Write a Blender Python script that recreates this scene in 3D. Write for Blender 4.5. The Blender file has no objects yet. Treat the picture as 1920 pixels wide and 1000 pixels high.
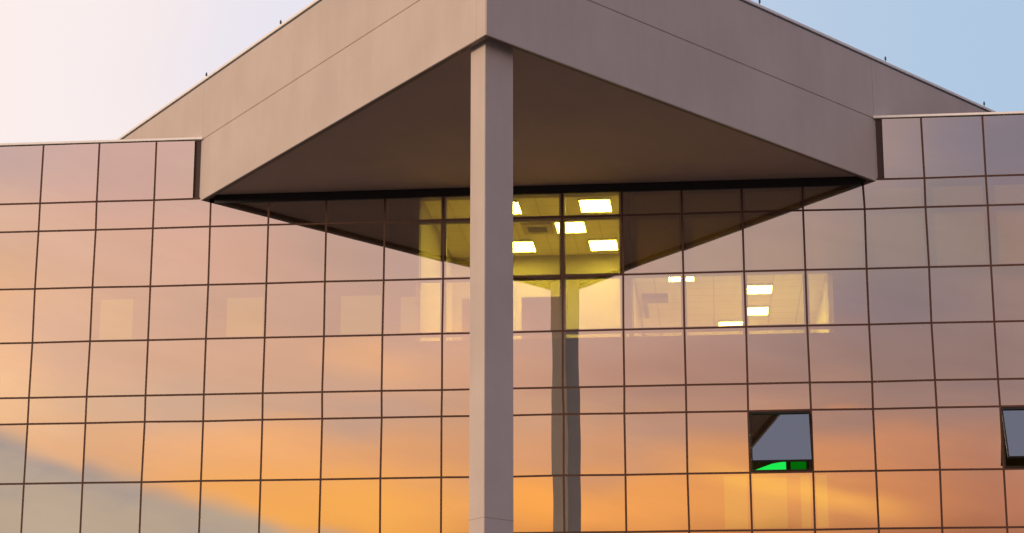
import bpy, bmesh, math, random
from mathutils import Vector, Matrix
random.seed(7)
scene = bpy.context.scene
COL = scene.collection

# ------------------------------------------------------------------ camera
FPX = 3817.27
YAW, PITCH, ROLL = -0.09810, 0.24692, -0.00096
CAM = Vector((13.6590, -39.3047, 0.0))
def cam_axes():
    f = Vector((math.sin(YAW)*math.cos(PITCH), math.cos(YAW)*math.cos(PITCH), math.sin(PITCH)))
    r = f.cross(Vector((0, 0, 1))).normalized()
    u = r.cross(f)
    c, s = math.cos(ROLL), math.sin(ROLL)
    return c*r + s*u, -s*r + c*u, f
RX_, UP_, FW_ = cam_axes()
cd = bpy.data.cameras.new('camera')
cam = bpy.data.objects.new('camera', cd); COL.objects.link(cam)
m = Matrix((RX_, UP_, -FW_)).transposed().to_4x4(); m.translation = CAM
cam.matrix_world = m
cd.sensor_width = 36.0; cd.lens = 36.0*FPX/1920.0; cd.clip_end = 6000; cd.clip_start = 0.1
scene.camera = cam
def ray(px, py):
    return (FW_ + RX_*((px-960)/FPX) + UP_*((500-py)/FPX)).normalized()
def on_plane(px, py, axis, val):
    d = ray(px, py); return CAM + d*((val - CAM[axis])/d[axis])
def azel(px, py):
    d = ray(px, py); return math.degrees(math.atan2(d.x, d.y)), math.degrees(math.asin(d.z))
def lin(c):
    return tuple(((v/255)/12.92 if v/255 <= .04045 else ((v/255+.055)/1.055)**2.4) for v in c[:3])

scene.view_settings.view_transform = 'Standard'
scene.view_settings.look = 'None'
scene.view_settings.exposure = 0.0
scene.view_settings.gamma = 1.0
scene.view_settings.use_curve_mapping = False

# ------------------------------------------------------------------ world: dusk sky
REFL = 0.60                     # share of light the coated glass mirrors
world = bpy.data.worlds.new('World'); scene.world = world; world.use_nodes = True
wt = world.node_tree; wt.nodes.clear()
SUN_AZ = Vector((-0.63, -0.777, 0)).normalized(); SUN_EL = math.radians(7)

class NB:
    """tiny helper for chaining nodes"""
    def __init__(s, t): s.t = t
    def _in(s, sock, v):
        if isinstance(v, bpy.types.NodeSocket): s.t.links.new(v, sock)
        else: sock.default_value = v
    def m(s, op, a, b=0.0, c=0.0, clamp=False):
        n = s.t.nodes.new('ShaderNodeMath'); n.operation = op; n.use_clamp = clamp
        s._in(n.inputs[0], a); s._in(n.inputs[1], b); s._in(n.inputs[2], c); return n.outputs[0]
    def step(s, v, lo, hi):
        n = s.t.nodes.new('ShaderNodeMapRange'); n.interpolation_type = 'SMOOTHSTEP'
        s._in(n.inputs[0], v); s._in(n.inputs[1], lo); s._in(n.inputs[2], hi); return n.outputs[0]
    def noise(s, vec, scale, detail=3.0, rough=0.5):
        n = s.t.nodes.new('ShaderNodeTexNoise'); s._in(n.inputs['Vector'], vec)
        n.inputs['Scale'].default_value = scale; n.inputs['Detail'].default_value = detail
        n.inputs['Roughness'].default_value = rough; return n.outputs[0]
    def comb(s, x, y, z):
        n = s.t.nodes.new('ShaderNodeCombineXYZ')
        for i, v in enumerate((x, y, z)): s._in(n.inputs[i], v)
        return n.outputs[0]
    def mix(s, f, a, b, mode='MIX'):
        n = s.t.nodes.new('ShaderNodeMix'); n.data_type = 'RGBA'; n.blend_type = mode; n.clamp_result = False
        s._in(n.inputs[0], f)
        for k, v in ((6, a), (7, b)):
            if not isinstance(v, bpy.types.NodeSocket): v = (*v[:3], 1)
            s._in(n.inputs[k], v)
        return n.outputs[2]
    def ramp(s, v, stops, interp='LINEAR'):
        n = s.t.nodes.new('ShaderNodeValToRGB'); s._in(n.inputs[0], v); r = n.color_ramp; r.interpolation = interp
        stops = sorted(stops)
        while len(r.elements) < len(stops): r.elements.new(0.5)
        for e, (p, c) in zip(r.elements, stops): e.position = p
        for e, (p, c) in zip(r.elements, stops): e.color = (*c, 1)
        return n.outputs[0]

w = NB(wt)
tc = wt.nodes.new('ShaderNodeTexCoord')
sp = wt.nodes.new('ShaderNodeSeparateXYZ'); wt.links.new(tc.outputs['Generated'], sp.inputs[0])
dx, dy, dz = sp.outputs
DEG = 57.29578
az = w.m('MULTIPLY', w.m('ARCTAN2', dx, w.m('MULTIPLY', dy, -1.0)), DEG)     # 0 = the sky opposite the facade
azf = w.m('MULTIPLY', w.m('ARCTAN2', dx, dy), DEG)                          # 0 = the sky beyond the building
el = w.m('MULTIPLY', w.m('ARCSINE', dz), DEG)
# streaky domain warp
sk = w.m('ADD', el, w.m('MULTIPLY', az, 0.22))
v1 = w.comb(w.m('MULTIPLY', az, 0.10), w.m('MULTIPLY', sk, 0.42), 3.1)
n1 = w.noise(v1, 1.0, 3.0, .5)
v2 = w.comb(w.m('MULTIPLY', az, 0.06), w.m('MULTIPLY', sk, 0.55), 9.7)
n2 = w.noise(v2, 1.0, 4.0, .55)
elw = w.m('ADD', el, w.m('MULTIPLY', w.m('SUBTRACT', n1, 0.5), 1.5))
azw = w.m('ADD', az, w.m('MULTIPLY', w.m('SUBTRACT', n2, 0.5), 4.0))
U = w.m('DIVIDE', w.m('ADD', azw, 90.0), 180.0, clamp=True)

def row(pts, far_l, far_r, py):
    st = [(0.0, far_l), (0.26, far_l)]
    for px, c in pts: st.append(((azel(px, py)[0]+90)/180, c))
    st += [(0.70, far_r), (1.0, far_r)]
    return w.ramp(U, [(p, tuple(min(v/REFL, 6) for v in lin(c))) for p, c in st])
# py: colours seen mirrored along that height of the facade
WL, CR = (255, 196, 140), (128, 124, 146)
rows = [
 (1085, [(0,(176,120,74)),(960,(190,112,56)),(1900,(150,92,62))], (214,140,84), (150,128,130)),
 (955, [(0,(238,178,120)),(300,(240,168,100)),(560,(245,168,82)),(660,(250,172,82)),(860,(240,165,90)),(1000,(251,165,76)),(1120,(246,163,84)),(1300,(236,155,82)),(1500,(226,150,86)),(1640,(206,132,84)),(1850,(180,115,86))], WL, (196,166,158)),
 (850, [(0,(228,172,126)),(200,(225,168,124)),(330,(234,170,118)),(460,(237,168,108)),(600,(232,164,108)),(720,(228,160,106)),(860,(216,152,106)),(1120,(206,145,104)),(1350,(218,146,88)),(1580,(210,138,92)),(1700,(196,130,94)),(1850,(176,120,94))], WL, (198,170,164)),
 (770, [(0,(240,184,132)),(120,(224,174,132)),(300,(206,164,135)),(500,(208,160,128)),(700,(200,155,130)),(860,(202,150,116)),(1000,(205,150,114)),(1200,(190,140,112)),(1400,(186,134,108)),(1600,(164,122,106)),(1850,(150,117,108))], WL, (196,172,168)),
 (690, [(0,(240,178,126)),(100,(226,172,136)),(330,(214,160,126)),(550,(212,156,122)),(690,(228,162,108)),(790,(216,155,114)),(1120,(185,132,108)),(1350,(170,123,106)),(1600,(150,116,106)),(1850,(145,113,106))], WL, (192,172,172)),
 (590, [(0,(232,172,122)),(110,(225,170,132)),(330,(210,160,132)),(600,(199,151,127)),(900,(196,148,130)),(1200,(184,141,124)),(1590,(142,117,118)),(1700,(136,114,116)),(1900,(150,120,110))], WL, (188,172,176)),
 (480, [(0,(218,168,138)),(250,(215,162,136)),(450,(213,158,131)),(660,(192,150,130)),(900,(188,148,136)),(1220,(174,142,128)),(1500,(165,134,120)),(1640,(140,122,118)),(1800,(134,118,114)),(1900,(140,114,110))], (252,200,156), (182,170,178)),
 (300, [(0,(196,160,152)),(250,(207,160,146)),(400,(205,162,145)),(900,(186,148,138)),(1690,(156,130,126)),(1800,(134,119,128)),(1900,(130,116,126))], (246,204,170), (174,166,178)),
]
front = None; prev_e = None
for py, pts, fl, fr in rows:
    e = azel(960, py)[1]
    c = row(pts, fl, fr, py)
    front = c if front is None else w.mix(w.step(elw, prev_e, e), front, c)
    prev_e = e
front = w.mix(w.step(elw, prev_e, 34.0), front, tuple(v/REFL for v in lin((138, 124, 132))))
# grey cloud bank low on the left of the reflected sky, its edge slanting down
e0 = azel(0, 806); e1 = azel(640, 1000)
slope = (e1[1]-e0[1])/(e1[0]-e0[0])
edge = w.m('SUBTRACT', w.m('ADD', e0[1], w.m('MULTIPLY', w.m('SUBTRACT', az, e0[0]), slope)), w.m('SUBTRACT', el, .18))   # >0 under the edge
edge = w.m('ADD', edge, w.m('MULTIPLY', w.m('SUBTRACT', n2, 0.5), 0.8))
bank = w.step(edge, -0.15, 0.6)
n3 = w.noise(w.comb(w.m('MULTIPLY', az, 0.25), w.m('MULTIPLY', el, 0.5), 1.7), 1.0, 4.0, .5)
bank_col = w.mix(w.step(n3, .35, .65), tuple(v/REFL for v in lin((161, 146, 142))), tuple(v/REFL for v in lin((184, 162, 141))))
glow = w.m('MULTIPLY', w.step(edge, -1.3, -0.05), w.m('MULTIPLY', w.step(az, -17.0, -11.0), w.m('SUBTRACT', 1.0, w.step(az, -8.5, -3.0))))
front = w.mix(w.m('MULTIPLY', glow, .45), front, tuple(v/REFL for v in lin((255, 176, 82))))
front = w.mix(w.m('MULTIPLY', bank, w.m('SUBTRACT', 1.0, w.step(az, -6.0, 2.0))), front, bank_col)
# a thin bright streak right of the middle
s0 = azel(1290, 880); s1 = azel(1760, 975); sl = (s1[1]-s0[1])/(s1[0]-s0[0])
sd = w.m('SUBTRACT', el, w.m('ADD', s0[1], w.m('MULTIPLY', w.m('SUBTRACT', az, s0[0]), sl)))
sd = w.m('ABSOLUTE', w.m('ADD', sd, w.m('MULTIPLY', w.m('SUBTRACT', n1, 0.5), 1.2)))
st = w.m('MULTIPLY', w.m('SUBTRACT', 1.0, w.step(sd, 0.02, 0.55)), w.m('MULTIPLY', w.step(az, -2.0, 1.0), w.m('SUBTRACT', 1.0, w.step(az, 3.5, 6.5))))
front = w.mix(w.m('MULTIPLY', st, .6), front, tuple(v/REFL for v in lin((252, 178, 84))))
# soft light and dark bars of high cloud
bars = w.m('ADD', 0.875, w.m('MULTIPLY', w.noise(w.comb(w.m('MULTIPLY', az, 0.16), w.m('MULTIPLY', sk, 0.75), 5.5), 1.0, 5.0, .6), 0.25))
bv = wt.nodes.new('ShaderNodeVectorMath'); bv.operation = 'SCALE'
wt.links.new(front, bv.inputs[0]); wt.links.new(bars, bv.inputs['Scale'])
front = bv.outputs[0]
hs = wt.nodes.new('ShaderNodeHueSaturation'); wt.links.new(front, hs.inputs['Color'])
wt.links.new(w.m('SUBTRACT', 1.0, w.m('MULTIPLY', w.step(el, 8.0, 12.0), .11)), hs.inputs['Saturation'])
front = hs.outputs[0]
# sky beyond the building: pale pink on the left to clear blue on the right
Uf = w.m('DIVIDE', w.m('ADD', w.m('ADD', azf, w.m('MULTIPLY', w.m('SUBTRACT', n1, .5), 1.5)), 90.0), 180.0, clamp=True)
bst = [(0.0,(255,214,176)),(0.30,(255,226,206)),((90-22)/180,(252,237,233)),((90-18.6)/180,(250,238,237)),((90-16.5)/180,(247,234,234)),((90-14)/180,(236,230,238)),((90-11)/180,(230,228,240)),((90-2)/180,(196,206,232)),((90+1.5)/180,(186,204,227)),((90+7)/180,(176,200,225)),(0.75,(160,178,212)),(1.0,(172,172,200))]
back = w.ramp(Uf, [(p, lin(c)) for p, c in bst])
back = w.mix(w.step(el, 27.0, 60.0), back, lin((126, 148, 186)))
sky = w.mix(w.step(dy, -0.12, 0.12), front, back)
sky = w.mix(w.step(el, 32.0, 58.0), sky, tuple(v/REFL for v in lin((105, 106, 121))))
sky = w.mix(w.step(el, -3.0, 0.5), lin((70, 58, 54)), sky)
# physical sky adds the base light of the low sun
ns = wt.nodes.new('ShaderNodeTexSky'); ns.sky_type = 'NISHITA'; ns.sun_disc = False
ns.sun_elevation = SUN_EL; ns.sun_rotation = math.atan2(SUN_AZ.x, SUN_AZ.y)
bg1 = wt.nodes.new('ShaderNodeBackground'); wt.links.new(sky, bg1.inputs[0]); bg1.inputs[1].default_value = 1.0
bg2 = wt.nodes.new('ShaderNodeBackground'); wt.links.new(ns.outputs[0], bg2.inputs[0]); bg2.inputs[1].default_value = 0.003
ad = wt.nodes.new('ShaderNodeAddShader'); wt.links.new(bg1.outputs[0], ad.inputs[0]); wt.links.new(bg2.outputs[0], ad.inputs[1])
wo = wt.nodes.new('ShaderNodeOutputWorld'); wt.links.new(ad.outputs[0], wo.inputs[0])

sl_ = bpy.data.lights.new('sun', 'SUN'); sl_.energy = 1.95; sl_.angle = math.radians(12); sl_.color = (1.0, 0.72, 0.50)
sun = bpy.data.objects.new('sun', sl_); COL.objects.link(sun)
sdir = Vector((SUN_AZ.x*math.cos(SUN_EL), SUN_AZ.y*math.cos(SUN_EL), math.sin(SUN_EL)))
sun.rotation_euler = sdir.to_track_quat('Z', 'Y').to_euler(); sun.location = (-30, -30, 30)

# ------------------------------------------------------------------ materials
def mat(name):
    mt = bpy.data.materials.new(name); mt.use_nodes = True; mt.node_tree.nodes.clear()
    return mt, NB(mt.node_tree)
def out(nb, sh):
    o = nb.t.nodes.new('ShaderNodeOutputMaterial'); nb.t.links.new(sh, o.inputs[0])
def pbsdf(nb, col, rough=.6, metal=0.0, bump=None, bd=.01, bs=.4):
    p = nb.t.nodes.new('ShaderNodeBsdfPrincipled')
    nb._in(p.inputs['Base Color'], col if isinstance(col, bpy.types.NodeSocket) else (*col, 1))
    nb._in(p.inputs['Roughness'], rough); p.inputs['Metallic'].default_value = metal
    if bump is not None:
        b = nb.t.nodes.new('ShaderNodeBump'); b.inputs['Strength'].default_value = bs; b.inputs['Distance'].default_value = bd
        nb.t.links.new(bump, b.inputs['Height']); nb.t.links.new(b.outputs[0], p.inputs['Normal'])
    return p.outputs[0]
def simple(name, col, rough=.6, metal=0.0, var=.12, sc=6.0):
    mt, n = mat(name); t = n.t.nodes.new('ShaderNodeTexCoord')
    f = n.noise(t.outputs['Object'], sc, 4.0)
    c = n.mix(f, tuple(v*(1-var) for v in col), tuple(min(1, v*(1+var)) for v in col))
    out(n, pbsdf(n, c, rough, metal)); return mt
def emis(name, col, s):
    mt, n = mat(name); e = n.t.nodes.new('ShaderNodeEmission'); e.inputs[0].default_value = (*col, 1); e.inputs[1].default_value = s
    out(n, e.outputs[0]); return mt

def concrete(name, a, b, rough=.8):
    mt, n = mat(name); t = n.t.nodes.new('ShaderNodeTexCoord'); g = n.t.nodes.new('ShaderNodeNewGeometry')
    s = n.t.nodes.new('ShaderNodeSeparateXYZ'); n.t.links.new(g.outputs['Position'], s.inputs[0])
    big = n.noise(g.outputs['Position'], 0.55, 5.0, .6)
    # rain streaks: long in z
    run = n.noise(n.comb(s.outputs[0], s.outputs[1], n.m('MULTIPLY', s.outputs[2], .12)), 3.2, 4.0, .6)
    fine = n.noise(g.outputs['Position'], 38.0, 5.0, .65)
    f = n.m('ADD', n.m('MULTIPLY', big, .56), n.m('ADD', n.m('MULTIPLY', run, .22), n.m('MULTIPLY', fine, .22)))
    c = n.mix(n.step(f, .36, .64), a, b)
    pores = n.step(n.noise(g.outputs['Position'], 90.0, 2.0, .5), .70, .76)
    c = n.mix(n.m('MULTIPLY', pores, .35), c, tuple(v*.5 for v in a))
    out(n, pbsdf(n, c, rough, 0, fine, .004, .5)); return mt
M = {}
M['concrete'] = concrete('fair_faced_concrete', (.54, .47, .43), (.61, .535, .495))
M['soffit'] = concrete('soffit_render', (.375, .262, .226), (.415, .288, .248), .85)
M['trim'] = simple('dark_bronze', (.14, .085, .065), .45)
M['gasket'] = simple('gasket_rubber', (.070, .026, .014), .7)
M['mullion'] = simple('mullion_metal', (.022, .013, .010), .5)
M['header'] = simple('header_black', (.012, .011, .012), .5)
M['coping'] = simple('coping_aluminium', (.94, .92, .90), .5, 0.0)
M['edge_shadow'] = simple('roof_edge_shadow', (.08, .09, .10), .45, .3)
M['rod'] = simple('rod_metal', (.03, .04, .05), .4, .4)
M['gap'] = simple('gap_lining', (.050, .030, .034), .7)
M['inner'] = simple('inner_board', (.022, .018, .016), .9)
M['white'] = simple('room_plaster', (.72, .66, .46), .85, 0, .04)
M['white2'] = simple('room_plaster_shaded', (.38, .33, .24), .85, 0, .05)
M['floor'] = simple('room_floor', (.50, .42, .32), .6)
mt, n = mat('ceiling_tiles'); g = n.t.nodes.new('ShaderNodeNewGeometry')
br = n.t.nodes.new('ShaderNodeTexBrick'); n.t.links.new(g.outputs['Position'], br.inputs[0]); br.offset = 0.0
br.inputs['Scale'].default_value = 1.0; br.inputs['Brick Width'].default_value = .6; br.inputs['Row Height'].default_value = .6
br.inputs['Mortar Size'].default_value = .012
br.inputs['Color1'].default_value = (.74, .69, .54, 1); br.inputs['Color2'].default_value = (.70, .64, .49, 1); br.inputs['Mortar'].default_value = (.46, .40, .28, 1)
out(n, pbsdf(n, br.outputs[0], .85)); M['tiles'] = mt
M['bulk'] = simple('bulkhead_paint_beige', (.40, .35, .25), .85, 0, .05)
M['board'] = simple('bulkhead_paint', (.42, .36, .26), .85, 0, .05)
M['unlit'] = simple('unlit_area_brown', (.16, .09, .06), .6)
M['vent'] = simple('vent_grey', (.06, .045, .03), .6)
M['frame_w'] = simple('fixture_frame', (.7, .7, .66), .5)
M['led'] = emis('led_panel', (.97, .95, 1.0), 46.0)
M['glow'] = emis('lit_doorway_glow', (1.0, .85, .30), 0.20)
M['glow2'] = emis('lit_doorway_glow_low', (.60, .95, .2), 0.20)
M['green'] = emis('green_lamp', (.015, 1.0, .10), .85)
M['green_dim'] = emis('green_lamp_dim', (.005, 1.0, .02), .13)

def glass(name, refl, tint):
    mt, n = mat(name)
    oi = n.t.nodes.new('ShaderNodeObjectInfo')
    g = n.t.nodes.new('ShaderNodeBsdfGlossy'); g.inputs['Roughness'].default_value = 0.0
    k = n.m('ADD', .965, n.m('MULTIPLY', oi.outputs['Random'], .07))
    n.t.links.new(n.comb(k, k, k), g.inputs['Color'])
    t = n.t.nodes.new('ShaderNodeBsdfTransparent'); t.inputs[0].default_value = (*tint, 1)
    mx = n.t.nodes.new('ShaderNodeMixShader'); mx.inputs[0].default_value = refl
    n.t.links.new(t.outputs[0], mx.inputs[1]); n.t.links.new(g.outputs[0], mx.inputs[2])
    out(n, mx.outputs[0]); return mt
M['glass'] = glass('bronze_mirror_glass', REFL, (.93, .78, .085))
mt, n = mat('glass_rear'); t = n.t.nodes.new('ShaderNodeBsdfTransparent'); t.inputs[0].default_value = (.97, .97, .97, 1)
out(n, t.outputs[0]); M['glass_rear'] = mt

# ground
mt, n = mat('paving'); g = n.t.nodes.new('ShaderNodeNewGeometry')
br = n.t.nodes.new('ShaderNodeTexBrick'); n.t.links.new(g.outputs['Position'], br.inputs[0]); br.inputs['Scale'].default_value = 1.2
br.inputs['Color1'].default_value = (.17, .16, .15, 1); br.inputs['Color2'].default_value = (.21, .2, .185, 1); br.inputs['Mortar'].default_value = (.09, .085, .08, 1)
br.inputs['Mortar Size'].default_value = .01
c = n.mix(n.noise(g.outputs['Position'], .4, 5.0), (.6, .6, .6), (1, 1, 1)); c = n.mix(1.0, br.outputs[0], c, 'MULTIPLY')
out(n, pbsdf(n, c, .8)); M['ground'] = mt

# ------------------------------------------------------------------ mesh helpers
def link(name, bm, mats, parent=None, smooth=False):
    me = bpy.data.meshes.new(name); bmesh.ops.recalc_face_normals(bm, faces=bm.faces) if not smooth else None
    bm.to_mesh(me); bm.free()
    for mm in (mats if isinstance(mats, (list, tuple)) else [mats]): me.materials.append(mm)
    o = bpy.data.objects.new(name, me); COL.objects.link(o)
    if parent: o.parent = parent
    return o
def box(bm, x0, x1, y0, y1, z0, z1, mi=0):
    v = [bm.verts.new(p) for p in ((x0,y0,z0),(x1,y0,z0),(x1,y1,z0),(x0,y1,z0),(x0,y0,z1),(x1,y0,z1),(x1,y1,z1),(x0,y1,z1))]
    for f in ((0,3,2,1),(4,5,6,7),(0,1,5,4),(1,2,6,5),(2,3,7,6),(3,0,4,7)):
        bm.faces.new([v[i] for i in f]).material_index = mi
def prism(bm, pts, z0, z1, mi=0):
    a = [bm.verts.new((p[0], p[1], z0)) for p in pts]; b = [bm.verts.new((p[0], p[1], z1)) for p in pts]
    bm.faces.new(a[::-1]).material_index = mi; bm.faces.new(b).material_index = mi
    for i in range(len(pts)):
        j = (i+1) % len(pts); bm.faces.new((a[i], a[j], b[j], b[i])).material_index = mi
def bevel(bm, w_, seg=1):
    bmesh.ops.recalc_face_normals(bm, faces=bm.faces)
    bmesh.ops.bevel(bm, geom=bm.edges[:], offset=w_, segments=seg, affect='EDGES', clamp_overlap=True)
def cyl(bm, cx, cy, z0, z1, r0, r1, n_=12):
    a = [bm.verts.new((cx+r0*math.cos(k*2*math.pi/n_), cy+r0*math.sin(k*2*math.pi/n_), z0)) for k in range(n_)]
    b = [bm.verts.new((cx+r1*math.cos(k*2*math.pi/n_), cy+r1*math.sin(k*2*math.pi/n_), z1)) for k in range(n_)]
    bm.faces.new(a[::-1]); bm.faces.new(b)
    for i in range(n_): j = (i+1) % n_; bm.faces.new((a[i], a[j], b[j], b[i]))
def empty(name, loc=(0,0,0), parent=None):
    o = bpy.data.objects.new(name, None); COL.objects.link(o); o.location = loc
    if parent: o.parent = parent
    return o
def tag(o, label, cat, group=None):
    o['label'] = label; o['category'] = cat
    if group: o['group'] = group

# ------------------------------------------------------------------ ground
GZ = -1.6
bm = bmesh.new(); v = [bm.verts.new(p) for p in ((-1500,-1500,0),(1500,-1500,0),(1500,1500,0),(-1500,1500,0))]; bm.faces.new(v)
g = link('ground', bm, M['ground']); g.location.z = GZ; g['kind'] = 'structure'

# ------------------------------------------------------------------ the building
PW = 1.2
Z = [12.8214, 11.5556, 10.9539, 9.7356, 8.6107, 7.4775, 6.9401, 5.7347, 4.6279, 3.3995, 2.8620, 1.6567, 0.5498, -0.6786, -1.2160, GZ]
C0, C1 = -5, 20                       # first and last grid line
LX, RX = 3.3776, 17.0600
AX, AY = 10.2518, -8.9354
ZS, ZT = 11.5170, 14.1087
ZH = ZS-.075                            # underside of the header below the soffit
bld = empty('glass_building', (LX, 0, GZ))
tag(bld, 'mirror glass office building with a pointed concrete canopy on one tall column', 'building')
def part(name, bm, mats, parent=bld, smooth=False):
    o = link(name, bm, mats, parent, smooth)
    if parent is bld: o.matrix_parent_inverse = Matrix.Translation((-LX, 0, -GZ))
    return o

JIT = {(r_, c_): (random.gauss(0, .0042), random.gauss(0, .0028)) for r_ in range(len(Z)) for c_ in range(C0, C1+1)}
def pane_bm(x0, x1, z0, z1, rc=None, bm=None, tilt=None, amp=None, y=0.0, seg=6, th=.012):
    """gently pillowed pane of coated glass: mirror coat outside, plain rear face"""
    bm = bm or bmesh.new()
    if amp is None: amp = random.uniform(-.0006, .0008)
    tx, tz = tilt or (random.gauss(0, .0006), random.gauss(0, .0014))
    k4 = [(0, 0)]*4 if rc is None else [JIT[(rc[0]+1, rc[1])], JIT[(rc[0]+1, rc[1]+1)], JIT[(rc[0], rc[1])], JIT[(rc[0], rc[1]+1)]]
    cx, cz, hw, hh = (x0+x1)/2, (z0+z1)/2, (x1-x0)/2, (z1-z0)/2
    gr = []
    for j in range(seg+1):
        r = []
        for i in range(seg+1):
            u, v_ = 2*i/seg-1, 2*j/seg-1
            yy = y - amp*(1-u*u)*(1-v_*v_) + tx*u*hw + tz*v_*hh
            a, b = (u+1)/2, (v_+1)/2; ws = ((1-a)*(1-b), a*(1-b), (1-a)*b, a*b)
            r.append(bm.verts.new((cx+u*hw+sum(q*k[0] for q, k in zip(ws, k4)), yy, cz+v_*hh+sum(q*k[1] for q, k in zip(ws, k4)))))
        gr.append(r)
    for j in range(seg):
        for i in range(seg):
            f = bm.faces.new((gr[j][i], gr[j][i+1], gr[j+1][i+1], gr[j+1][i])); f.smooth = True; f.material_index = 0
    fr = [bm.verts.new((gr[a][b].co.x, gr[a][b].co.y+.0003, gr[a][b].co.z)) for a, b in ((0,0),(0,seg),(seg,seg),(seg,0))]
    bk = [bm.verts.new((p.co.x, y+th, p.co.z)) for p in fr]
    bm.faces.new(bk[::-1]).material_index = 1
    for i in range(4):
        j = (i+1) % 4; bm.faces.new((fr[i], bk[i], bk[j], fr[j])).material_index = 2
    return bm
GM = [M['glass'], M['glass_rear'], M['gasket']]
GAP = .020
open_cells = {(6, 12), (6, 16)}
cells = []
for r in range(len(Z)-1):
    for c in range(C0, C1):
        if (r, c) in open_cells: continue
        x0, x1 = c*PW, (c+1)*PW; z1, z0 = Z[r], Z[r+1]
        if r == 0:
            if x1 > LX-.16 and x0 < RX+.16:
                if x0 < LX-.16: x1 = LX-.16+GAP
                elif x1 > RX+.16: x0 = RX+.17-GAP
                else: continue
        if r == 1 and x0 > LX and x1 < RX: z1 = ZH+.03
        cells.append((r, c, x0+GAP, x1-GAP, z0+GAP, z1-GAP))
big = [q for q in cells if q[0] in (0, 2, 3, 4, 6, 7) and -1 <= q[1] <= 16]
more = [q for q in cells if q[0] == 5 and 9 <= q[1] <= 16]
single = (big + more)[:100]
ss = set((q[0], q[1]) for q in single)
for q in single:
    part('glass_panel', pane_bm(*q[2:], rc=q[:2]), GM, smooth=True)
bm = bmesh.new()
for q in cells:
    if (q[0], q[1]) not in ss: pane_bm(*q[2:], rc=q[:2], bm=bm, seg=4)
o = part('glass_panel', bm, GM, smooth=True); o['kind'] = 'stuff'

# gaskets in the joints (what shows between the panes) and the frame behind them
for c in range(C0, C1+1):
    x = c*PW; top = Z[0]
    if LX-.2 < x < RX+.2: top = ZH
    bm = bmesh.new()
    zz = [(Z[k], JIT[(k, c)][0]) for k in range(len(Z))]
    if top < Z[0]: zz = [(ZH, zz[1][1])] + zz[2:]
    fr = [[bm.verts.new(p) for p in ((x+j-.0195, .002, z), (x+j+.0195, .002, z), (x+j+.0195, .03, z), (x+j-.0195, .03, z))] for z, j in zz]
    for p, q in zip(fr, fr[1:]):
        for i in range(4): bm.faces.new((p[i], p[(i+1) % 4], q[(i+1) % 4], q[i]))
    bm.faces.new(fr[0]); bm.faces.new(fr[-1][::-1])
    o = part('joint_strip', bm, M['gasket'])
    bm = bmesh.new(); box(bm, x-.055, x+.055, .034, .17, GZ, top-.006)
    part('mullion', bm, M['mullion'])
for r in range(1, len(Z)):
    z = Z[r]
    for lo, hi in ([(C0*PW, LX-.005), (RX+.005, C1*PW)] if r == 1 else [(C0*PW, C1*PW)]):
        bm = bmesh.new()
        xs = [lo] + [c*PW for c in range(C0, C1+1) if lo+.01 < c*PW < hi-.01] + [hi]
        fr = []
        for x in xs:
            c = min(max(round(x/PW), C0), C1); j = JIT[(r, c)][1]
            fr.append([bm.verts.new(p) for p in ((x, .004, z+j-.0175), (x, .004, z+j+.0175), (x, .028, z+j+.0175), (x, .028, z+j-.0175))])
        for p, q in zip(fr, fr[1:]):
            for i in range(4): bm.faces.new((p[i], p[(i+1) % 4], q[(i+1) % 4], q[i]))
        bm.faces.new(fr[0]); bm.faces.new(fr[-1][::-1])
        part('joint_strip', bm, M['gasket'])
        bm = bmesh.new(); box(bm, lo, hi, .036, .15, z-.045, z+.045); part('transom', bm, M['mullion'])
# heavier post where the lit room ends
bm = bmesh.new(); box(bm, 12.056, 12.17, .036, .22, Z[4], ZH-.01); part('mullion', bm, M['mullion'])
xa = on_plane(786, 450, 1, .3).x
bm = bmesh.new(); box(bm, xa-.06, xa+.04, .036, .19, Z[3], ZH-.01); part('mullion', bm, M['mullion'])
bm = bmesh.new(); box(bm, LX+.3, RX-.3, -.03, .25, ZH, ZS+.10); part('header_beam', bm, M['header'])
# metal coping on the glass parapet
for x0, x1 in ((C0*PW, LX+.0), (RX-.0, C1*PW)):
    bm = bmesh.new(); box(bm, x0, x1, -.035, .42, Z[0]+.002, Z[0]+.05); bevel(bm, .006); part('parapet_coping', bm, M['coping'])
# dark slots between the glass and the canopy
for x0, x1 in ((LX-.158, LX-.002), (RX+.002, RX+.168)):
    bm = bmesh.new(); box(bm, x0, x1, .05, .3, Z[1]-.0, Z[0]-.004); part('slot_lining', bm, M['gap'])

# canopy ---------------------------------------------------------------
A = Vector((AX, AY)); L = Vector((LX, 0)); R = Vector((RX, 0))
L2 = A + (L-A)*1.6; R2 = A + (R-A)*1.6
dl = (L-A).normalized(); dr = (R-A).normalized()
nl = Vector((-dl.y, dl.x)); nl = nl if nl.x < 0 else -nl         # outward normal of the left side
nr = Vector((dr.y, -dr.x)); nr = nr if nr.x > 0 else -nr
def inset(d):
    """apex, right, left of the plan moved inwards by d"""
    # intersect the two offset sides
    p, q = A - nl*d, A - nr*d
    det = dl.x*dr.y - dl.y*dr.x
    t = ((q.x-p.x)*dr.y - (q.y-p.y)*dr.x)/det
    a = p + dl*t
    rr = a + dr*((R2-A).length*(1-d*.05)); ll = a + dl*((L2-A).length*(1-d*.05))
    return a, rr, ll
can = empty('canopy', (AX, AY, ZS), bld); can.matrix_parent_inverse = Matrix.Translation((-LX, 0, -GZ))
canI = Matrix.Translation((-AX, -AY, -ZS))
def cpart(name, bm, mats):
    o = link(name, bm, mats, can); o.matrix_parent_inverse = canI; return o
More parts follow.
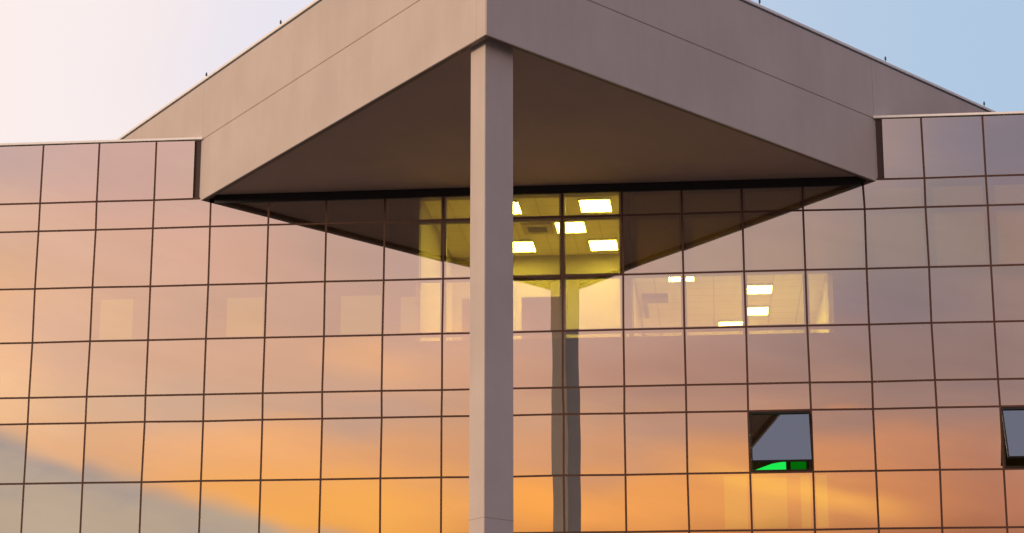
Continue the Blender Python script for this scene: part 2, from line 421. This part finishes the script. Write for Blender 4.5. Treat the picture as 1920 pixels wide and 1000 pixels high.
# the solid core sits 35 mm behind the cladding
a0, r0_, l0 = inset(.016)
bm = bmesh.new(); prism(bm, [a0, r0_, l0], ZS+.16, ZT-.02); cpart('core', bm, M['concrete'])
def side_slab(P0, P1, nrm, z0, z1, th=.035):
    bm = bmesh.new(); prism(bm, [P0, P1, P1-nrm*th, P0-nrm*th], z0, z1); bevel(bm, .006); return bm
def side(d, nrm, cuts, skip=0.0):
    for z0, z1 in ((ZS, Z[0]-.016), (Z[0]+.016, ZT-.03)):
        for s0_, s1_ in zip(cuts, cuts[1:]):
            cpart('fascia_panel', side_slab(A+d*(s0_+.003), A+d*(s1_-.003), nrm, z0, z1), M['concrete'])
lenL = (L-A).length; lenR = (R-A).length
side(dl, nl, [0.012, .30, lenL+.02, lenL*1.6])
side(dr, nr, [0.012, lenR+.02, lenR*1.6])
# lower edge beam behind the fascia: its underside shows as the dark rim
a1, r1, l1 = inset(.0365); a2, r2, l2 = inset(.13)
kL = A + dl*(lenL+0.0); kR = A + dr*(lenR+0.0)
bm = bmesh.new(); prism(bm, [a1, a2, Vector((l2.x, l2.y)), Vector((l1.x, l1.y))], ZS+.012, ZS+.159)
prism(bm, [a2 + Vector((0, 0)), a1, Vector((r1.x, r1.y)), Vector((r2.x, r2.y))], ZS+.012, ZS+.159)
cpart('edge_trim', bm, M['trim'])
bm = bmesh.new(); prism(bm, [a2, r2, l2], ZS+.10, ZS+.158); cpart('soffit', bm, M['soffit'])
# roof edge: dark strip coloured as the shadow gap below a pale aluminium coping
for d_, nrm, L_ in ((dl, nl, lenL*1.6), (dr, nr, lenR*1.6)):
    bm = bmesh.new(); prism(bm, [A+nrm*.004, A+d_*L_+nrm*.004, A+d_*L_-nrm*.3, A-nrm*.3 + d_*.3], ZT-.03, ZT-.004)
    cpart('roof_shadow_strip', bm, M['edge_shadow'])
    bm = bmesh.new(); prism(bm, [A+nrm*.03, A+d_*L_+nrm*.03, A+d_*L_-nrm*.28, A-nrm*.28 + d_*.3], ZT-.0035, ZT+.055); bevel(bm, .008)
    cpart('roof_coping', bm, M['coping'])
bm = bmesh.new(); a3, r3, l3 = inset(.31); prism(bm, [a3, r3, l3], ZT-.019, ZT+.02); cpart('roof', bm, M['inner'])

# column ---------------------------------------------------------------
SL_, SR_ = .46, .66
cc = Vector((AX-.05, AY+.40))
colm = bmesh.new(); pts = [cc, cc+dr*SR_, cc+dr*SR_+dl*SL_, cc+dl*SL_]
prism(colm, pts, GZ, ZS+.12)
bmesh.ops.recalc_face_normals(colm, faces=colm.faces)
ve = [e for e in colm.edges if abs(e.verts[0].co.z-e.verts[1].co.z) > 1]
bmesh.ops.bevel(colm, geom=ve, offset=.008, segments=2, affect='EDGES')
part('column', colm, M['concrete'])
ZJ = on_plane(912, 970, 1, cc.y).z
bm = bmesh.new(); prism(bm, [cc-(dl+dr)*.003, cc+dr*(SR_+.003)-dl*.003, cc+dr*(SR_+.003)+dl*(SL_+.003), cc+dl*(SL_+.003)-dr*.003], ZJ, ZJ+.006); part('column_joint', bm, M['soffit'])

# body of the building behind the glass ---------------------------------
XL, XR, YB = C0*PW, C1*PW, 14.0
def bx(name, x0, x1, y0, y1, z0, z1, mt, parent=bld):
    bm = bmesh.new(); box(bm, x0, x1, y0, y1, z0, z1); return part(name, bm, mt, parent)
bx('rear_wall', XL, XR, YB, YB+.3, GZ, Z[0]-.02, M['concrete'])
bx('side_wall', XL-.3, XL-.001, .0, YB+.3, GZ, Z[0]-.02, M['concrete'])
bx('side_wall', XR+.001, XR+.3, .0, YB+.3, GZ, Z[0]-.02, M['concrete'])
# roof in two strips beside the canopy box (its core fills the middle)
bx('roof_slab', XL, XR, .45, YB, Z[1]+.06, Z[1]+.30, M['inner'])
bx('parapet_wall', XL, LX-.17, .18, .42, Z[1]+.0, Z[0]-.004, M['inner'])
bx('parapet_wall', RX+.18, XR, .18, .42, Z[1]+.0, Z[0]-.004, M['inner'])
FL = [Z[4]-.10, Z[8]-.18, Z[12]-.18]
for k, z in enumerate(FL):
    bx('floor_slab', XL, XR, .20, YB, z-.35, z, M['floor'])
    bx('spandrel_board', XL, XR, .19, .199, z-1.02, z-.003, M['inner'])
    if k: bx('ceiling_board', XL, XR, .21, YB, z+3.02, z+3.06, M['inner'])
# interior partitions of the top storey
z0 = FL[0]
XA, XB, XC = on_plane(790, 450, 1, .3).x, 12.10, on_plane(1553, 570, 1, .3).x
ZC1 = ZS+.02; ZC2 = Z[3]+.10
DB = 5.3
# lit middle room
bx('room_ceiling', XA, XB, .26, DB, ZC1, ZC1+.05, M['tiles'])
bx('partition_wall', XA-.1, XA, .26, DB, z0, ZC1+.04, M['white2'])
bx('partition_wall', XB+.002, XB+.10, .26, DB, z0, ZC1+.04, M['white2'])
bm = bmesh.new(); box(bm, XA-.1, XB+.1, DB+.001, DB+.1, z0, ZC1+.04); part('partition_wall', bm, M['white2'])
# dark screens stand in for an unlit doorway and a darker spot
xa, xb = on_plane(978, 560, 1, 1.0).x, on_plane(1056, 560, 1, 1.0).x
zt_ = on_plane(1010, 557, 1, 1.0).z
o = bx('dark_screen', xa, xb, 1.0, 1.06, z0, zt_, M['unlit'])
xa, xb = on_plane(866, 560, 1, 1.0).x, on_plane(905, 560, 1, 1.0).x
bx('dark_screen', xa, xb, 1.0, 1.06, z0, zt_, M['unlit'])
# lit right room, low ceiling
bx('room_ceiling', XB+.12, XC, .26, DB+3.7, ZC2, ZC2+.05, M['tiles'])
bx('bulkhead_board', XB+.12, XR, .20, .25, ZC2-.02, ZH-.02, M['board'])
bx('partition_wall', XC+.001, XC+.1, .26, DB+3.7, z0, ZC2+.04, M['white'])
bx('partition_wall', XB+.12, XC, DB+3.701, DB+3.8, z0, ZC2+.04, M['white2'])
bx('room_wall', XC+.11, XR, .8, .9, z0, ZC2+.04, M['inner'])
bx('corridor_ceiling', XL, XA-.11, .26, 1.5, ZC1, ZC1+.05, M['inner'])
bx('corridor_wall', XL, XA-.11, 1.2, 1.3, z0, ZC1-.002, M['inner'])
for a_, b_, e_ in ((190, 250, 563), (427, 500, 560), (640, 722, 556), (752, 784, 558)):
    p, q = on_plane(a_, e_, 1, 1.19), on_plane(b_, e_, 1, 1.19)
    f = bx('lit_doorway', p.x, q.x, 1.17, 1.197, z0+.38, p.z, M['glow'])
# middle storey
bx('corridor_wall', XL, XR, 2.4, 2.5, FL[1], FL[1]+3.0, M['inner'])
for a_, b_ in ((1357, 1400), (1404, 1474), (1500, 1550)):
    p, q = on_plane(a_, 886, 1, .6), on_plane(b_, 886, 1, .6)
    bx('lit_doorway', p.x, q.x, .58, .60, FL[1], p.z-.02, M['glow2'])

# top-hung windows standing open -----------------------------------------
def open_window(c, ang, label):
    x0, x1 = c*PW+.024, (c+1)*PW-.024; z1, z0_ = Z[6]-.024, Z[7]+.024; h = z1-z0_
    fr = empty('open_window', (x0, 0, z1), bld); fr.matrix_parent_inverse = Matrix.Translation((-LX, 0, -GZ)); fr['label'] = label
    inv = Matrix.Translation((-x0, 0, -z1))
    # fixed frame around the hole
    bm = bmesh.new()
    for a in ((x0, x0+.03, z0_, z1), (x1-.03, x1, z0_, z1), (x0+.0305, x1-.0305, z1-.03, z1), (x0+.0305, x1-.0305, z0_, z0_+.03)):
        box(bm, a[0], a[1], .002, .10, a[2], a[3])
    o = link('window_frame', bm, M['header'], fr); o.matrix_parent_inverse = inv
    rot = Matrix.Translation((0, -.012, z1)) @ Matrix.Rotation(-ang, 4, 'X') @ Matrix.Translation((0, 0, -z1))
    bm = bmesh.new(); b = .045
    for a in ((x0, x0+b, z0_, z1), (x1-b, x1, z0_, z1), (x0+b, x1-b, z1-b, z1), (x0+b, x1-b, z0_, z0_+b)):
        box(bm, a[0], a[1], .0, .045, a[2], a[3])
    bmesh.ops.transform(bm, matrix=rot, verts=bm.verts[:])
    s_ = link('sash', bm, M['header'], fr); s_.matrix_parent_inverse = inv
    bm = pane_bm(x0+.026, x1-.018, z0_+.012, z1-.085, tilt=(0, 0), amp=.0004, y=-.014)
    bmesh.ops.transform(bm, matrix=rot, verts=bm.verts[:])
    p_ = link('pane', bm, GM, fr, True); p_.matrix_parent_inverse = inv
    # stays at both sides
    for x in (x0+.035, x1-.045):
        bm = bmesh.new()
        e = rot @ Vector((x, .02, z0_+h*.35))
        box(bm, x, x+.012, e.y, .09, e.z-.01, e.z+.01)
        o = link('window_stay', bm, M['rod'], fr); o.matrix_parent_inverse = inv
ANG = math.radians(26.5)
open_window(12, ANG, 'window pane pushed open above a green glow')
open_window(16, ANG, 'window pane pushed open at the right edge of the photo')

# ------------------------------------------------------------------ things: lights in the rooms
def ceiling_light(px0, px1, py0, py1, zc, label, group, far_ok=True):
    pc = on_plane((px0+px1)/2, (py0+py1)/2, 2, zc-.05)
    l = on_plane(px0, (py0+py1)/2, 2, zc-.05); r = on_plane(px1, (py0+py1)/2, 2, zc-.05)
    n_ = on_plane((px0+px1)/2, py0, 2, zc-.05); f_ = on_plane((px0+px1)/2, py1, 2, zc-.05)
    hw = abs(r.x-l.x)/2; hd = min(abs(f_.y-n_.y)/2, .6); cy = max((n_.y+f_.y)/2, .30+hd)
    t = empty('ceiling_light', (pc.x, cy, zc-.002)); tag(t, label, 'ceiling light', group)
    bm = bmesh.new()
    for a in ((-hw-.02, -hw, -hd-.02, hd+.02), (hw, hw+.02, -hd-.02, hd+.02), (-hw, hw, -hd-.02, -hd), (-hw, hw, hd, hd+.02)):
        box(bm, *a, -.05, 0)
    link('frame', bm, M['frame_w'], t)
    bm = bmesh.new(); box(bm, -hw+.001, hw-.001, -hd+.001, hd-.001, -.045, -.002); link('diffuser', bm, M['led'], t)
G1 = 'square lights in the ceiling of the tall lit room'
ceiling_light(1088, 1145, 375, 398, ZC1, 'white ceiling light highest on the right, in the top band of glass', G1)
ceiling_light(1043, 1097, 417, 437, ZC1, 'white ceiling light crossed by the dark upright mullion', G1)
ceiling_light(1106, 1157, 451, 470, ZC1, 'white ceiling light lowest on the right in the tall lit room', G1)
ceiling_light(918, 975, 380, 402, ZC1, 'white ceiling light half hidden by the column, in the top band of glass', G1)
ceiling_light(948, 1002, 454, 473, ZC1, 'white ceiling light half hidden by the column, below the ceiling vent', G1)
G2 = 'lights in the ceiling of the low lit room at the right'
ceiling_light(1254, 1301, 519, 528, ZC2, 'thin white ceiling light nearest the dark joint at the top left of the low room', G2)
ceiling_light(1399, 1447, 536, 551, ZC2, 'white ceiling light in the low room, upper one of the stacked pair', G2)
ceiling_light(1399, 1440, 577, 591, ZC2, 'white ceiling light in the low room, lower one of the stacked pair', G2)
ceiling_light(1348, 1392, 604, 611, ZC2, 'thin white ceiling light lowest in the low room, left of the stacked pair', G2)
for x, w_ in ((13.2, 'on the duct side'), (15.1, 'on the stacked pair side')):  # unseen panels added to brighten the low room's ceiling
    t = empty('ceiling_light', (x, 7.6, ZC2-.002)); tag(t, 'unseen extra light deep in the low room ' + w_ + ', added to brighten the room', 'ceiling light', G2)
    bm = bmesh.new(); box(bm, -.3, .3, -.3, .3, -.045, -.002); link('diffuser', bm, M['led'], t)
# ceiling cassette
def vent(px0, px1, py0, py1, zc, label):
    l = on_plane(px0, (py0+py1)/2, 2, zc-.05); r = on_plane(px1, (py0+py1)/2, 2, zc-.05)
    n_ = on_plane(px0, py0, 2, zc-.05); f_ = on_plane(px0, py1, 2, zc-.05)
    hw = abs(r.x-l.x)/2; hd = abs(f_.y-n_.y)/2
    t = empty('ceiling_vent', ((l.x+r.x)/2, (n_.y+f_.y)/2, zc-.002)); tag(t, label, 'ceiling vent')
    bm = bmesh.new()
    for a in ((-hw-.12, -hw, -hd-.2, hd+.2), (hw, hw+.12, -hd-.2, hd+.2), (-hw, hw, -hd-.2, -hd), (-hw, hw, hd, hd+.2)):
        box(bm, *a, -.05, 0)
    link('frame', bm, M['white2'], t)
    bm = bmesh.new(); k = 5
    for i in range(k):
        y = -hd + (i+.5)*2*hd/k; box(bm, -hw+.002, hw-.002, y-hd/k*.7, y+hd/k*.7, -.045, -.03)
    link('grille', bm, M['vent'], t)
vent(990, 1026, 426, 436, ZC1, 'dark ceiling vent with a pale rim beside the column in the lit room')
# angled duct visible in the low room
p0 = on_plane(1204, 560, 2, ZC2-.1); p1 = on_plane(1252, 560, 2, ZC2-.1)
t = empty('ceiling_duct', (p0.x, p0.y, ZC2-.002)); tag(t, 'grey angled duct under the ceiling of the low lit room', 'duct')
bm = bmesh.new(); box(bm, 0, p1.x-p0.x, 0, .45, -.1, 0); link('crosswise_run', bm, M['vent'], t)
bm = bmesh.new(); box(bm, 0, .09, .451, 1.9, -.1, 0); link('lengthwise_run', bm, M['vent'], t)

# green lamp behind the open window
p0 = on_plane(1408, 880, 1, .5); p1 = on_plane(1474, 880, 1, .5)
zt = on_plane(1474, 869, 1, .5).z; zb = on_plane(1474, 884, 1, .5).z
t = empty('green_light_box', (p0.x, .5, zb-.08)); tag(t, 'bright green glowing lamp box seen under the open window pane', 'lamp')
bm = bmesh.new(); W_ = p1.x-p0.x; H_ = zt-zb
vs = [(0, 0, .0), (W_, 0, 0), (W_, 0, H_+.12), (W_*.6, 0, H_+.075), (0, 0, .085)]
a = [bm.verts.new(v_) for v_ in vs]; b = [bm.verts.new((v_[0], .05, v_[2])) for v_ in vs]
bm.faces.new(a); bm.faces.new(b[::-1])
for i in range(5): j = (i+1) % 5; bm.faces.new((a[i], a[j], b[j], b[i]))
link('glowing_face', bm, M['green'], t)
bm = bmesh.new(); box(bm, -.02, W_+.02, .052, .12, -.03, H_+.16); link('housing', bm, M['header'], t)
p2 = on_plane(1483, 880, 1, .6); p3 = on_plane(1512, 880, 1, .6)
t = empty('green_light_box', (p2.x, .62, zb-.08)); tag(t, 'dim dark green lamp box at the right end of the open window gap', 'lamp')
bm = bmesh.new(); box(bm, 0, p3.x-p2.x, 0, .04, 0, H_+.15); bevel(bm, .01); link('glowing_face', bm, M['green_dim'], t)
bm = bmesh.new(); box(bm, -.02, p3.x-p2.x+.02, .042, .10, -.03, H_+.18); link('housing', bm, M['header'], t)

# ------------------------------------------------------------------ rods along the roof edge
def edge_hit(px, P, d):
    """distance along the roof edge where it crosses the picture column px"""
    lo, hi = 0, 18
    def sx(s):
        q = Vector((P.x+d.x*s, P.y+d.y*s, ZT+.05)) - CAM; return 960+FPX*q.dot(RX_)/q.dot(FW_)
    inc = sx(hi) > sx(lo)
    for _ in range(50):
        mid = (lo+hi)/2
        if (sx(mid) < px) == inc: lo = mid
        else: hi = mid
    return lo
rods = [(380, dl, nl, 'short dark rod on the left roof edge, the lower of two'),
        (519, dl, nl, 'short dark rod on the left roof edge, the higher of two'),
        (1431, dr, nr, 'short dark rod on the right roof edge, at the very top of the photo'),
        (1667, dr, nr, 'short dark rod on the right roof edge, the middle of three'),
        (1852, dr, nr, 'short dark rod on the right roof edge, lowest of three above the glass')]
proto = None
for px, d_, nrm, lab in rods:
    s_ = edge_hit(px, A, d_)
    loc = (A.x+d_.x*s_-nrm.x*.08, A.y+d_.y*s_-nrm.y*.08, ZT+.055)
    if proto is None:
        r_ = empty('lightning_rod', loc)
        bm = bmesh.new(); cyl(bm, 0, 0, .0, .02, .03, .026); link('base', bm, M['coping'], r_)
        bm = bmesh.new(); cyl(bm, 0, 0, .02, .10, .008, .007); link('stem', bm, M['rod'], r_)
        bm = bmesh.new(); cyl(bm, 0, 0, .10, .155, .020, .020); cyl(bm, 0, 0, .155, .185, .012, .004); link('clamp', bm, M['rod'], r_)
        proto = r_
    else:
        r_ = proto.copy(); COL.objects.link(r_); r_.location = loc
        for ch in proto.children:
            c2 = ch.copy(); COL.objects.link(c2); c2.parent = r_
    tag(r_, lab, 'lightning rod', 'short rods along the roof edge')
